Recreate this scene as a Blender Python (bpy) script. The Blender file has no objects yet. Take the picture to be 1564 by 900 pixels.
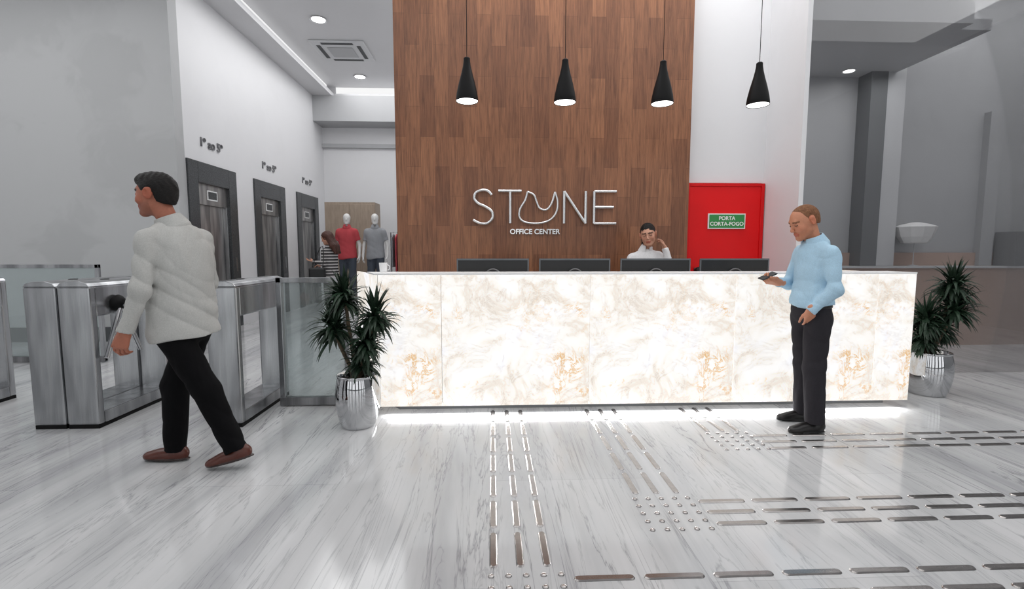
import bpy, bmesh, math, random
import numpy as np
from mathutils import Vector, Matrix
random.seed(7)
S=bpy.context.scene; COL=S.collection
S.view_settings.view_transform='Standard'; S.view_settings.look='None'

# ------------------------------------------------------------------ materials
def c(r,g,b):
    f=lambda v:(v/255/12.92) if v/255<=.04045 else ((v/255+.055)/1.055)**2.4
    return (f(r),f(g),f(b),1)
def base(name):
    m=bpy.data.materials.new(name);m.use_nodes=True;nt=m.node_tree
    return m,nt,nt.nodes['Principled BSDF']
def N(nt,t,**k):
    n=nt.nodes.new(t)
    for a,b in k.items():
        if a in n.inputs: n.inputs[a].default_value=b
        else: setattr(n,a,b)
    return n
def coords(nt,scale=(1,1,1),rot=(0,0,0),src='Object',loc=(0,0,0)):
    tc=N(nt,'ShaderNodeTexCoord');mp=N(nt,'ShaderNodeMapping')
    mp.inputs['Scale'].default_value=scale;mp.inputs['Rotation'].default_value=rot;mp.inputs['Location'].default_value=loc
    nt.links.new(tc.outputs[src],mp.inputs[0]);return mp.outputs[0]
def ramp(nt,fac,stops):
    r=N(nt,'ShaderNodeValToRGB');e=r.color_ramp.elements
    while len(e)<len(stops): e.new(.5)
    for i,(p,col) in enumerate(stops): e[i].position=p;e[i].color=col
    nt.links.new(fac,r.inputs[0]);return r.outputs[0]
def mix(nt,f,a,b,mode='MIX'):
    m=N(nt,'ShaderNodeMix',data_type='RGBA',blend_type=mode)
    for s,v in ((m.inputs[0],f),(m.inputs[6],a),(m.inputs[7],b)):
        if isinstance(v,bpy.types.NodeSocket): nt.links.new(v,s)
        else: s.default_value=v
    return m.outputs[2]
def math_(nt,op,a,b=None):
    n=N(nt,'ShaderNodeMath',operation=op)
    for i,v in enumerate((a,b)):
        if v is None: continue
        if isinstance(v,bpy.types.NodeSocket): nt.links.new(v,n.inputs[i])
        else: n.inputs[i].default_value=v
    return n.outputs[0]
def pm(name,col,rough=.5,metal=0,var=.12,scale=8,bump=0,bscale=40,stretch=(1,1,1),spec=None):
    m,nt,b=base(name)
    n=N(nt,'ShaderNodeTexNoise',Scale=scale,Detail=3.0);nt.links.new(coords(nt,stretch),n.inputs['Vector'])
    d=tuple(x*(1-var) for x in col[:3])+(1,);l=tuple(min(1,x*(1+var)) for x in col[:3])+(1,)
    nt.links.new(ramp(nt,n.outputs[0],[(.3,d),(.7,l)]),b.inputs['Base Color'])
    b.inputs['Roughness'].default_value=rough;b.inputs['Metallic'].default_value=metal
    if spec is not None: b.inputs['Specular IOR Level'].default_value=spec
    if bump:
        n2=N(nt,'ShaderNodeTexNoise',Scale=bscale,Detail=4.0);nt.links.new(coords(nt,stretch),n2.inputs['Vector'])
        bp=N(nt,'ShaderNodeBump',Strength=bump,Distance=.01);nt.links.new(n2.outputs[0],bp.inputs['Height']);nt.links.new(bp.outputs[0],b.inputs['Normal'])
    return m
def mat_floor():
    m,nt,b=base('marble_floor')
    w=N(nt,'ShaderNodeTexNoise',Scale=1.1,Detail=6.5,Roughness=.58,Distortion=.6);nt.links.new(coords(nt,(2.3,.28,1),(0,0,math.radians(-10))),w.inputs['Vector'])
    base_c=ramp(nt,w.outputs[0],[(.3,c(166,167,170)),(.5,c(193,194,195)),(.7,c(210,210,211))])
    def vein(sc,rot,dist,w1,w2,dark,seed):
        n2=N(nt,'ShaderNodeTexNoise',Scale=1.5,Detail=6.0,Roughness=.6,Distortion=dist);nt.links.new(coords(nt,sc,(0,0,math.radians(rot)),loc=(seed,seed*.7,0)),n2.inputs['Vector'])
        a=math_(nt,'ABSOLUTE',math_(nt,'SUBTRACT',n2.outputs[0],.5))
        return ramp(nt,a,[(0,dark),(w1,tuple(.5+.5*k for k in dark[:3])+(1,)),(w2,(1,1,1,1))])
    n5=N(nt,'ShaderNodeTexNoise',Scale=.7,Detail=2.0);nt.links.new(coords(nt),n5.inputs['Vector'])
    msk=ramp(nt,n5.outputs[0],[(.38,(.3,.3,.3,1)),(.6,(1,1,1,1))])
    col=mix(nt,msk,base_c,mix(nt,1.0,base_c,vein((2.6,.2,1),-13,1.1,.004,.013,(.46,.46,.48,1),0),'MULTIPLY'))
    col=mix(nt,.7,col,vein((4.5,.3,1),-10,1.3,.005,.013,(.68,.68,.69,1),3.1),'MULTIPLY')
    br=N(nt,'ShaderNodeTexBrick',offset=.5);nt.links.new(coords(nt,(1,1,1),(0,0,math.radians(90))),br.inputs['Vector'])
    br.inputs['Color1'].default_value=(.9,.9,.9,1);br.inputs['Color2'].default_value=(1,1,1,1);br.inputs['Mortar'].default_value=(.7,.7,.71,1)
    br.inputs['Scale'].default_value=1;br.inputs['Mortar Size'].default_value=.0014;br.inputs['Brick Width'].default_value=1.8;br.inputs['Row Height'].default_value=.9
    col=mix(nt,1.0,col,br.outputs[0],'MULTIPLY')
    nt.links.new(col,b.inputs['Base Color']);b.inputs['Roughness'].default_value=.1;b.inputs['IOR'].default_value=1.52
    return m
def mat_onyx():
    m,nt,b=base('backlit_onyx')
    v=coords(nt)
    n1=N(nt,'ShaderNodeTexNoise',Scale=2.8,Detail=9.0,Roughness=.65,Distortion=.8);nt.links.new(v,n1.inputs['Vector'])
    cc=ramp(nt,n1.outputs[0],[(.3,c(242,243,250)),(.43,c(255,254,253)),(.52,c(250,246,240)),(.58,c(234,225,214)),(.63,c(246,241,234)),(.75,c(254,252,250))])
    n4=N(nt,'ShaderNodeTexNoise',Scale=4.0,Detail=9.0,Roughness=.65,Distortion=1.4);nt.links.new(v,n4.inputs['Vector'])
    a4=math_(nt,'ABSOLUTE',math_(nt,'SUBTRACT',n4.outputs[0],.5))
    cc=mix(nt,.7,cc,ramp(nt,a4,[(0,(.74,.71,.68,1)),(.008,(.88,.86,.85,1)),(.026,(1,1,1,1))]),'MULTIPLY')
    n2=N(nt,'ShaderNodeTexNoise',Scale=7.0,Detail=9.0,Roughness=.68,Distortion=1.2);nt.links.new(v,n2.inputs['Vector'])
    a=math_(nt,'ABSOLUTE',math_(nt,'SUBTRACT',n2.outputs[0],.5))
    line=ramp(nt,a,[(0,(1,1,1,1)),(.014,(.6,.6,.6,1)),(.036,(0,0,0,1))])
    wv=N(nt,'ShaderNodeTexNoise',Scale=6.0,Detail=4.0);nt.links.new(v,wv.inputs['Vector'])
    wob=mix(nt,.2,v,wv.outputs[1],'LINEAR_LIGHT')
    tot=None
    for (x,z,r,st) in ((1.05,.42,.19,.9),(.95,.22,.13,.7),(.22,.25,.1,.5),(1.12,.88,.1,.6),(.12,.82,.09,.4),(1.2,.2,.1,.6)):
        d=N(nt,'ShaderNodeVectorMath',operation='DISTANCE');nt.links.new(wob,d.inputs[0]);d.inputs[1].default_value=(x,0,z)
        q=math_(nt,'MULTIPLY',math_(nt,'MAXIMUM',math_(nt,'SUBTRACT',1.0,math_(nt,'DIVIDE',d.outputs['Value'],r)),0.),st)
        tot=q if tot is None else math_(nt,'ADD',tot,q)
    n3=N(nt,'ShaderNodeTexNoise',Scale=2.3,Detail=3.0);nt.links.new(coords(nt,loc=(3,1,2)),n3.inputs['Vector'])
    bgm=ramp(nt,n3.outputs[0],[(.58,(0,0,0,1)),(.68,(.4,.4,.4,1))])
    msk=math_(nt,'MINIMUM',math_(nt,'ADD',math_(nt,'MULTIPLY',tot,2.0),bgm),1.)
    cc=mix(nt,math_(nt,'MULTIPLY',line,msk),cc,c(224,174,98))
    nt.links.new(mix(nt,1.0,cc,(.25,.25,.25,1),'MULTIPLY'),b.inputs['Base Color']);nt.links.new(cc,b.inputs['Emission Color'])
    b.inputs['Emission Strength'].default_value=.88;b.inputs['Roughness'].default_value=.3
    return m
def mat_wood():
    m,nt,b=base('wood_cladding')
    v=coords(nt,(1,1,1),(math.radians(90),0,0))
    r=N(nt,'ShaderNodeMapping');r.inputs['Rotation'].default_value=(0,0,math.radians(90));nt.links.new(v,r.inputs[0])
    br=N(nt,'ShaderNodeTexBrick',offset=.5,offset_frequency=2);nt.links.new(r.outputs[0],br.inputs['Vector'])
    br.inputs['Color1'].default_value=c(126,80,54);br.inputs['Color2'].default_value=c(158,106,74);br.inputs['Mortar'].default_value=c(100,62,42)
    br.inputs['Scale'].default_value=1;br.inputs['Mortar Size'].default_value=.0012;br.inputs['Brick Width'].default_value=.66;br.inputs['Row Height'].default_value=.16
    g=N(nt,'ShaderNodeTexNoise',Scale=5.0,Detail=8.0,Roughness=.7,Distortion=.5);nt.links.new(coords(nt,(9,9,.6)),g.inputs['Vector'])
    gr=ramp(nt,g.outputs[0],[(.32,(.52,.48,.46,1)),(.5,(.92,.92,.92,1)),(.7,(1.14,1.14,1.14,1))])
    col=mix(nt,.95,br.outputs[0],gr,'MULTIPLY')
    g3=N(nt,'ShaderNodeTexNoise',Scale=14.0,Detail=3.0);nt.links.new(coords(nt,(10,10,.25)),g3.inputs['Vector'])
    col=mix(nt,.9,col,ramp(nt,g3.outputs[0],[(.38,(.7,.68,.66,1)),(.6,(1.06,1.06,1.06,1))]),'MULTIPLY')
    nt.links.new(col,b.inputs['Base Color']);b.inputs['Roughness'].default_value=.36
    return m
def mat_plaster(name,col,var=.05,scale=2.5,rough=.7,st=(.2,.6)):
    m,nt,b=base(name)
    n=N(nt,'ShaderNodeTexVoronoi',Scale=scale,feature='SMOOTH_F1');n0=N(nt,'ShaderNodeTexNoise',Scale=2.0,Detail=5.0,Distortion=1.5)
    v=coords(nt);nt.links.new(v,n0.inputs['Vector'])
    nt.links.new(mix(nt,.5,v,n0.outputs[1]),n.inputs['Vector'])
    d=tuple(x*(1-var) for x in col[:3])+(1,);l=tuple(min(1,x*(1+var)) for x in col[:3])+(1,)
    nt.links.new(ramp(nt,n.outputs['Distance'],[(st[0],d),(st[1],l)]),b.inputs['Base Color'])
    b.inputs['Roughness'].default_value=rough
    return m
def mat_brushed(name,col,rough=.3):
    m,nt,b=base(name)
    n=N(nt,'ShaderNodeTexNoise',Scale=3.0,Detail=6.0);nt.links.new(coords(nt,(60,60,1.2)),n.inputs['Vector'])
    d=tuple(x*.86 for x in col[:3])+(1,)
    n2=N(nt,'ShaderNodeTexNoise',Scale=2.6,Detail=2.0);nt.links.new(coords(nt,(2.5,2.5,.35)),n2.inputs['Vector'])
    cc=mix(nt,1.0,ramp(nt,n.outputs[0],[(.35,d),(.65,col)]),ramp(nt,n2.outputs[0],[(.38,(.55,.55,.56,1)),(.62,(1.05,1.05,1.05,1))]),'MULTIPLY')
    nt.links.new(cc,b.inputs['Base Color'])
    b.inputs['Metallic'].default_value=.92;b.inputs['Roughness'].default_value=rough
    return m
def mat_glass(name,tint,refl=.08,haze=0.,hcol=(.8,.85,.85,1)):
    m=bpy.data.materials.new(name);m.use_nodes=True;nt=m.node_tree;nt.nodes.clear()
    o=N(nt,'ShaderNodeOutputMaterial');t=N(nt,'ShaderNodeBsdfTransparent');g=N(nt,'ShaderNodeBsdfGlossy',Roughness=.02);x=N(nt,'ShaderNodeMixShader')
    n=N(nt,'ShaderNodeTexNoise',Scale=.8);nt.links.new(coords(nt),n.inputs['Vector'])
    nt.links.new(ramp(nt,n.outputs[0],[(.3,tuple(k*.97 for k in tint[:3])+(1,)),(.7,tint)]),t.inputs[0])
    fr=N(nt,'ShaderNodeLayerWeight',Blend=.25);mm=N(nt,'ShaderNodeMath',operation='MULTIPLY_ADD');nt.links.new(fr.outputs['Fresnel'],mm.inputs[0]);mm.inputs[1].default_value=.5;mm.inputs[2].default_value=refl
    first=t.outputs[0]
    if haze:
        d=N(nt,'ShaderNodeBsdfDiffuse');d.inputs[0].default_value=hcol;hx=N(nt,'ShaderNodeMixShader');hx.inputs[0].default_value=haze
        nt.links.new(t.outputs[0],hx.inputs[1]);nt.links.new(d.outputs[0],hx.inputs[2]);first=hx.outputs[0]
    nt.links.new(mm.outputs[0],x.inputs[0]);nt.links.new(first,x.inputs[1]);nt.links.new(g.outputs[0],x.inputs[2]);nt.links.new(x.outputs[0],o.inputs[0])
    return m
def mat_emit(name,col,s):
    m=bpy.data.materials.new(name);m.use_nodes=True;nt=m.node_tree;nt.nodes.clear()
    o=N(nt,'ShaderNodeOutputMaterial');e=N(nt,'ShaderNodeEmission',Strength=s);n=N(nt,'ShaderNodeTexNoise',Scale=3.0)
    nt.links.new(coords(nt),n.inputs['Vector']);nt.links.new(ramp(nt,n.outputs[0],[(0,tuple(k*.97 for k in col[:3])+(1,)),(1,col)]),e.inputs[0]);nt.links.new(e.outputs[0],o.inputs[0])
    return m
def mat_vcol(name,rough=.5,bump=.15,bscale=60,spec=.4):
    m,nt,b=base(name)
    a=N(nt,'ShaderNodeVertexColor',layer_name='Col')
    n=N(nt,'ShaderNodeTexNoise',Scale=bscale,Detail=4.0);nt.links.new(coords(nt),n.inputs['Vector'])
    nt.links.new(mix(nt,.3,a.outputs[0],ramp(nt,n.outputs[0],[(.3,(.8,.78,.77,1)),(.7,(1.1,1.1,1.1,1))]),'MULTIPLY'),b.inputs['Base Color'])
    bp=N(nt,'ShaderNodeBump',Strength=bump,Distance=.003);nt.links.new(n.outputs[0],bp.inputs['Height']);nt.links.new(bp.outputs[0],b.inputs['Normal'])
    b.inputs['Roughness'].default_value=rough;b.inputs['Specular IOR Level'].default_value=spec
    return m
def mat_fabric(name,col,var=.04,bump=.3,stripe=None):
    m,nt,b=base(name)
    n=N(nt,'ShaderNodeTexNoise',Scale=4.0,Detail=5.0,Distortion=.5);nt.links.new(coords(nt,(1.6,1.6,.9)),n.inputs['Vector'])
    d=tuple(x*(1-var) for x in col[:3])+(1,);l=tuple(min(1,x*(1+var)) for x in col[:3])+(1,)
    cc=ramp(nt,n.outputs[0],[(.3,d),(.7,l)])
    wn=N(nt,'ShaderNodeTexNoise',Scale=180.0,Detail=2.0);nt.links.new(coords(nt),wn.inputs['Vector'])
    cc=mix(nt,.5,cc,ramp(nt,wn.outputs[0],[(.3,(.8,.8,.8,1)),(.7,(1.1,1.1,1.1,1))]),'MULTIPLY')
    if stripe:
        wv=N(nt,'ShaderNodeTexWave',Scale=stripe[1],bands_direction='Z');nt.links.new(coords(nt),wv.inputs['Vector'])
        cc=mix(nt,ramp(nt,wv.outputs[0],[(.45,(0,0,0,1)),(.5,(1,1,1,1))]),cc,stripe[0])
    nt.links.new(cc,b.inputs['Base Color'])
    n2=N(nt,'ShaderNodeTexNoise',Scale=4.0,Detail=2.0,Distortion=.5,Roughness=.45);nt.links.new(coords(nt,(2.2,2.2,.8),(.35,.45,0)),n2.inputs['Vector'])
    bp=N(nt,'ShaderNodeBump',Strength=bump,Distance=.06);nt.links.new(n2.outputs[0],bp.inputs['Height']);nt.links.new(bp.outputs[0],b.inputs['Normal'])
    b.inputs['Roughness'].default_value=.9;b.inputs['Specular IOR Level'].default_value=.15
    return m

M={}
M['floor']=mat_floor();M['onyx']=mat_onyx();M['wood']=mat_wood()
M['grey_wall']=mat_plaster('grey_plaster',c(180,181,182),.045,1.9,st=(.32,.46))
M['white']=mat_plaster('white_paint',c(224,224,226),.012,rough=.45)
M['ceil']=mat_plaster('ceiling_paint',c(212,212,214),.01)
M['rgrey']=mat_plaster('grey_paint',c(158,159,161),.03)
M['rdark']=mat_plaster('dark_grey_paint',c(100,102,104),.04)
M['rlight']=mat_plaster('pale_grey_paint',c(178,179,181),.02)
M['brown']=mat_plaster('taupe_laminate',c(166,144,133),.03)
M['granite']=pm('dark_granite',c(62,64,66),.25,0,.35,60)
M['steel']=mat_brushed('brushed_steel',c(188,190,192),.24)
M['steel_dark']=mat_brushed('dark_steel',c(150,150,152),.3)
M['steel_door']=mat_brushed('elevator_steel',c(186,184,182),.4)
M['chrome']=pm('chrome',c(198,199,201),.04,1,.03)
M['bar']=pm('tactile_steel',c(168,164,162),.2,.95,.1,20)
M['black']=pm('matte_black',c(6,6,7),.55,0,.2,spec=.2)
M['blackp']=pm('black_plastic',c(20,21,23),.35,0,.15)
M['bezel']=pm('grey_bezel',c(96,100,104),.35,.3,.1)
M['red']=pm('red_lacquer',c(226,12,18),.5,0,.04,3,spec=.3)
M['redf']=pm('red_frame_lacquer',c(214,11,17),.5,0,.05,3,spec=.3)
M['green']=pm('sign_green',c(46,140,70),.4,0,.04)
M['signw']=pm('sign_white',c(240,240,240),.4,0,.02)
M['glass']=mat_glass('clear_glass',(.84,.89,.89,1),.05,.1)
M['glassr']=mat_glass('grey_tinted_glass',(.95,.95,.955,1),.025)
M['lamp']=mat_emit('lamp_glow',(1,.99,.97,1),7)
M['cove']=mat_emit('cove_glow',(1,1,1,1),.95)
M['led']=mat_emit('led_glow',(1,1,1,1),3)
M['soil']=pm('potting_soil',c(40,32,26),.9,0,.4,40,bump=1)
M['leaf']=pm('dark_leaf',c(36,54,40),.42,0,.45,9,spec=.35)
M['cane']=pm('cane_bark',c(92,80,64),.8,0,.3,30,bump=.6)
M['baseb']=pm('dark_baseboard',c(70,72,74),.3,0,.1)
M['ac']=pm('ac_plastic',c(205,206,208),.4,0,.02)
M['acd']=pm('ac_slot',c(70,72,74),.6,0,.1)
M['beige']=pm('beige_wood',c(160,144,128),.5,0,.12,5,stretch=(6,6,1))
M['cup']=pm('white_ceramic',c(240,240,240),.2,0,.02)
M['skin']=mat_vcol('skin',.5,.1,90)
M['shoe']=mat_vcol('shoe_leather',.32,.2,120,.5)
M['hair_b']=pm('black_hair',c(15,12,11),.55,0,.4,30,bump=.8,bscale=60,stretch=(1,1,6),spec=.3)
M['hair_s']=pm('cropped_brown_hair',c(130,92,68),.8,0,.3,70,bump=.8,bscale=160,spec=.15)
M['hair_r']=pm('brown_hair',c(74,38,26),.45,0,.4,30,bump=1,bscale=60,stretch=(3,3,.5))
M['shirt_g']=mat_fabric('light_grey_linen',c(180,180,177),bump=.32)
M['shirt_b']=mat_fabric('light_blue_cotton',c(176,208,228),bump=.32)
M['shirt_w']=mat_fabric('white_cotton',c(228,228,230),bump=.3)
M['tr_black']=mat_fabric('black_trouser_cloth',c(9,9,11),.2,.3)
M['tr_grey']=mat_fabric('charcoal_trouser_cloth',c(50,48,52),.1,.35)
M['striped']=mat_fabric('striped_knit',c(40,38,40),.1,.3,((.5,.48,.48,1),5.5))
M['redshirt']=mat_fabric('red_cotton',c(186,76,82))
M['greyshirt']=mat_fabric('grey_cotton',c(150,152,156))
M['jeans']=mat_fabric('dark_denim',c(76,82,92))
M['mann']=pm('mannequin_white',c(215,214,212),.35,0,.03)
M['bagm']=pm('black_leather',c(22,21,22),.4,0,.2)
M['logo']=pm('brushed_chrome_letters',c(225,225,225),.2,.85,.04)
M['phone']=pm('phone_black',c(14,14,16),.15,0,.1)
M['chairw']=pm('white_shell',c(210,210,210),.4,0,.03)

# ------------------------------------------------------------------ mesh tools
class MB:
    def __init__(s): s.v=[];s.f=[]
    def add(s,v,f):
        o=len(s.v);s.v+=[tuple(x) for x in v];s.f+=[tuple(i+o for i in q) for q in f];return s
    def box(s,x0,x1,y0,y1,z0,z1):
        return s.add([(x0,y0,z0),(x1,y0,z0),(x1,y1,z0),(x0,y1,z0),(x0,y0,z1),(x1,y0,z1),(x1,y1,z1),(x0,y1,z1)],
            [(0,3,2,1),(4,5,6,7),(0,1,5,4),(1,2,6,5),(2,3,7,6),(3,0,4,7)])
    def prism(s,poly,z0,z1,axis='z'):
        n=len(poly)
        def P(a,b,z): return {'z':(a,b,z),'y':(a,z,b),'x':(z,a,b)}[axis]
        v=[P(a,b,z0) for a,b in poly]+[P(a,b,z1) for a,b in poly]
        f=[tuple(reversed(range(n))),tuple(range(n,2*n))]+[(i,(i+1)%n,n+(i+1)%n,n+i) for i in range(n)]
        return s.add(v,f)
    def lathe(s,prof,cx=0,cy=0,n=40,capb=True,capt=True):
        v=[];f=[]
        for r,z in prof:
            for i in range(n):
                a=2*math.pi*i/n;v.append((cx+r*math.cos(a),cy+r*math.sin(a),z))
        for j in range(len(prof)-1):
            for i in range(n):
                k=(i+1)%n;f.append((j*n+i,j*n+k,(j+1)*n+k,(j+1)*n+i))
        if capb: f.append(tuple(reversed(range(n))))
        if capt: f.append(tuple(range((len(prof)-1)*n,len(prof)*n)))
        return s.add(v,f)
    def tube(s,pts,r,n=10,closed=False):
        pts=[Vector(p) for p in pts];m=len(pts);rr=r if isinstance(r,(list,tuple)) else [r]*m
        v=[];f=[];up=None
        for i,p in enumerate(pts):
            if closed: t=(pts[(i+1)%m]-pts[i-1])
            else: t=(pts[min(i+1,m-1)]-pts[max(i-1,0)])
            t.normalize()
            if up is None: up=Vector((0,0,1)) if abs(t.z)<.9 else Vector((1,0,0))
            a=t.cross(up);a.normalize();b=a.cross(t);b.normalize();up=b
            for k in range(n):
                q=2*math.pi*k/n;v.append(p+a*math.cos(q)*rr[i]+b*math.sin(q)*rr[i])
        for i in range(m if closed else m-1):
            j=(i+1)%m
            for k in range(n):
                l=(k+1)%n;f.append((i*n+k,j*n+k,j*n+l,i*n+l))
        if not closed: f+= [tuple(range(n)),tuple(reversed(range((m-1)*n,m*n)))]
        return s.add(v,f)
    def mesh(s,name):
        me=bpy.data.meshes.new(name);me.from_pydata(s.v,[],s.f);me.update()
        bm=bmesh.new();bm.from_mesh(me);bmesh.ops.recalc_face_normals(bm,faces=bm.faces);bm.to_mesh(me);bm.free();return me
def smooth(me,ang=40):
    me.polygons.foreach_set('use_smooth',[True]*len(me.polygons))
    try: me.set_sharp_from_angle(angle=math.radians(ang))
    except Exception: pass
def setp(o,label=None,cat=None,group=None,kind=None):
    if label:o['label']=label
    if cat:o['category']=cat
    if group:o['group']=group
    if kind:o['kind']=kind
def obj(name,me,mat,parent=None,loc=(0,0,0),rot=(0,0,0),bevel=0,sm=False,smi=0,**k):
    if isinstance(me,MB): me=me.mesh(name)
    if mat is not None:
        me.materials.clear();me.materials.append(mat)
    o=bpy.data.objects.new(name,me);COL.objects.link(o);o.location=loc;o.rotation_euler=rot
    if parent:o.parent=parent
    if sm: smooth(me,sm if isinstance(sm,(int,float)) and sm>1 else 40)
    if bevel:
        b=o.modifiers.new('bevel','BEVEL');b.width=bevel;b.segments=2;b.limit_method='ANGLE'
    if smi:
        q=o.modifiers.new('smooth','SMOOTH');q.iterations=smi;q.factor=.5
    setp(o,**k);return o
def thing(name,label,cat,loc=(0,0,0),rz=0,group=None):
    o=bpy.data.objects.new(name,None);COL.objects.link(o);o.location=loc;o.rotation_euler=(0,0,rz);o.empty_display_size=.1
    setp(o,label,cat,group);return o
def copy_thing(root,loc,rz=None,label=None,scale=None):
    r=root.copy();COL.objects.link(r);r.location=loc
    if rz is not None:r.rotation_euler=(0,0,rz)
    if scale: r.scale=(scale,)*3
    if label:r['label']=label
    for ch in [x for x in list(bpy.data.objects) if x.parent==root]:
        n=ch.copy();COL.objects.link(n);n.parent=r
        for g in [x for x in list(bpy.data.objects) if x.parent==ch]:
            q=g.copy();COL.objects.link(q);q.parent=n
    return r
def text(name,body,size,mat,parent=None,loc=(0,0,0),rot=(math.radians(90),0,0),ext=.004,off=0,align='CENTER',**k):
    t=bpy.data.curves.new(name,'FONT');t.body=body;t.size=size;t.extrude=ext;t.offset=off;t.align_x=align;t.align_y='CENTER'
    o=bpy.data.objects.new(name,t);COL.objects.link(o);bpy.context.view_layer.update()
    me=bpy.data.meshes.new_from_object(o.evaluated_get(bpy.context.evaluated_depsgraph_get()));bpy.data.objects.remove(o)
    return obj(name,me,mat,parent,loc,rot,**k)
def spl(pts,n=8):
    out=[];P=[np.array(p,float) for p in pts];P=[P[0]]+P+[P[-1]]
    for i in range(1,len(P)-2):
        for k in range(n):
            t=k/n;a,b,c_,d_=P[i-1:i+3];out.append(tuple(.5*((2*b)+(-a+c_)*t+(2*a-5*b+4*c_-d_)*t*t+(-a+3*b-3*c_+d_)*t**3)))
    out.append(tuple(P[-2]));return out

# ------------------------------------------------------------------ SDF bodies
class Field:
    def __init__(s): s.ops=[];s.post=[]
    def cone(s,a,b,ra,rb,k=.02,flat=False,sq=None,sub=False):
        a=np.array(a,float);b=np.array(b,float);s.ops.append(('c',a,b,ra,rb,k,flat,sq,sub));return s
    def ell(s,ce,r,R=None,k=.02,sub=False):
        s.ops.append(('e',np.array(ce,float),np.array(r,float),np.eye(3) if R is None else R,k,sub));return s
    def build(s,h,name='m'):
        lo=np.full(3,9.);hi=np.full(3,-9.)
        for o in s.ops:
            if o[0]=='c' and not o[8]:
                r=max(o[3],o[4]);lo=np.minimum(lo,np.minimum(o[1],o[2])-r);hi=np.maximum(hi,np.maximum(o[1],o[2])+r)
            if o[0]=='e' and not o[5]:
                e=np.abs(o[3])@o[2];lo=np.minimum(lo,o[1]-e);hi=np.maximum(hi,o[1]+e)
        lo-=.02+h*3;hi+=.02+h*3
        n=np.ceil((hi-lo)/h).astype(int)+1
        ax=[(lo[i]+h*np.arange(n[i])).astype(np.float32) for i in range(3)]
        G=np.full(tuple(n),.5,np.float32)
        for o in s.ops:
            if o[0]=='c':
                _,a,b,ra,rb,k,flat,sq,sub=o;r=max(ra,rb);bl=np.minimum(a,b)-r;bh=np.maximum(a,b)+r
            else:
                _,ce,rr,R,k,sub=o;e=np.abs(R)@rr;bl=ce-e;bh=ce+e
            mg=k+2.5*h+.01
            i0=np.clip(np.floor((bl-mg-lo)/h).astype(int),0,n);i1=np.clip(np.ceil((bh+mg-lo)/h).astype(int)+1,0,n)
            if (i1<=i0).any(): continue
            sl=tuple(slice(i0[i],i1[i]) for i in range(3))
            X=ax[0][sl[0]][:,None,None];Y=ax[1][sl[1]][None,:,None];Z=ax[2][sl[2]][None,None,:]
            if o[0]=='c':
                d=b-a;L=float(d@d)+1e-9
                px,py,pz=X-a[0],Y-a[1],Z-a[2]
                if sq is not None:
                    nn,sc=np.array(sq[0],float),sq[1]
                    q=(px*nn[0]+py*nn[1]+pz*nn[2])*(1/sc-1)
                    px=px+q*nn[0];py=py+q*nn[1];pz=pz+q*nn[2]
                tr=(px*d[0]+py*d[1]+pz*d[2])/L;t=np.clip(tr,0,1)
                D=np.sqrt((px-t*d[0])**2+(py-t*d[1])**2+(pz-t*d[2])**2)-(ra+(rb-ra)*t)
                if flat: D=np.maximum(D,(tr-1)*math.sqrt(L))
            else:
                px,py,pz=X-ce[0],Y-ce[1],Z-ce[2]
                q=[px*R[0,i]+py*R[1,i]+pz*R[2,i] for i in range(3)]
                k0=np.sqrt(sum((q[i]/rr[i])**2 for i in range(3)));k1=np.sqrt(sum((q[i]/rr[i]**2)**2 for i in range(3)))+1e-6
                D=k0*(k0-1)/k1
            cur=G[sl]
            if sub:
                A=-cur;hh=np.maximum(k-np.abs(A-D),0)/max(k,1e-4);G[sl]=-(np.minimum(A,D)-hh*hh*k/4)
            else:
                hh=np.maximum(k-np.abs(cur-D),0)/max(k,1e-4);G[sl]=np.minimum(cur,D)-hh*hh*k/4
        X=ax[0][:,None,None];Y=ax[1][None,:,None];Z=ax[2][None,None,:]
        for fn in s.post: G=fn(X,Y,Z,G).astype(np.float32)
        G[0]=G[-1]=.1;G[:,0]=G[:,-1]=.1;G[:,:,0]=G[:,:,-1]=.1
        return nets(G,lo,h,name)
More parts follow.
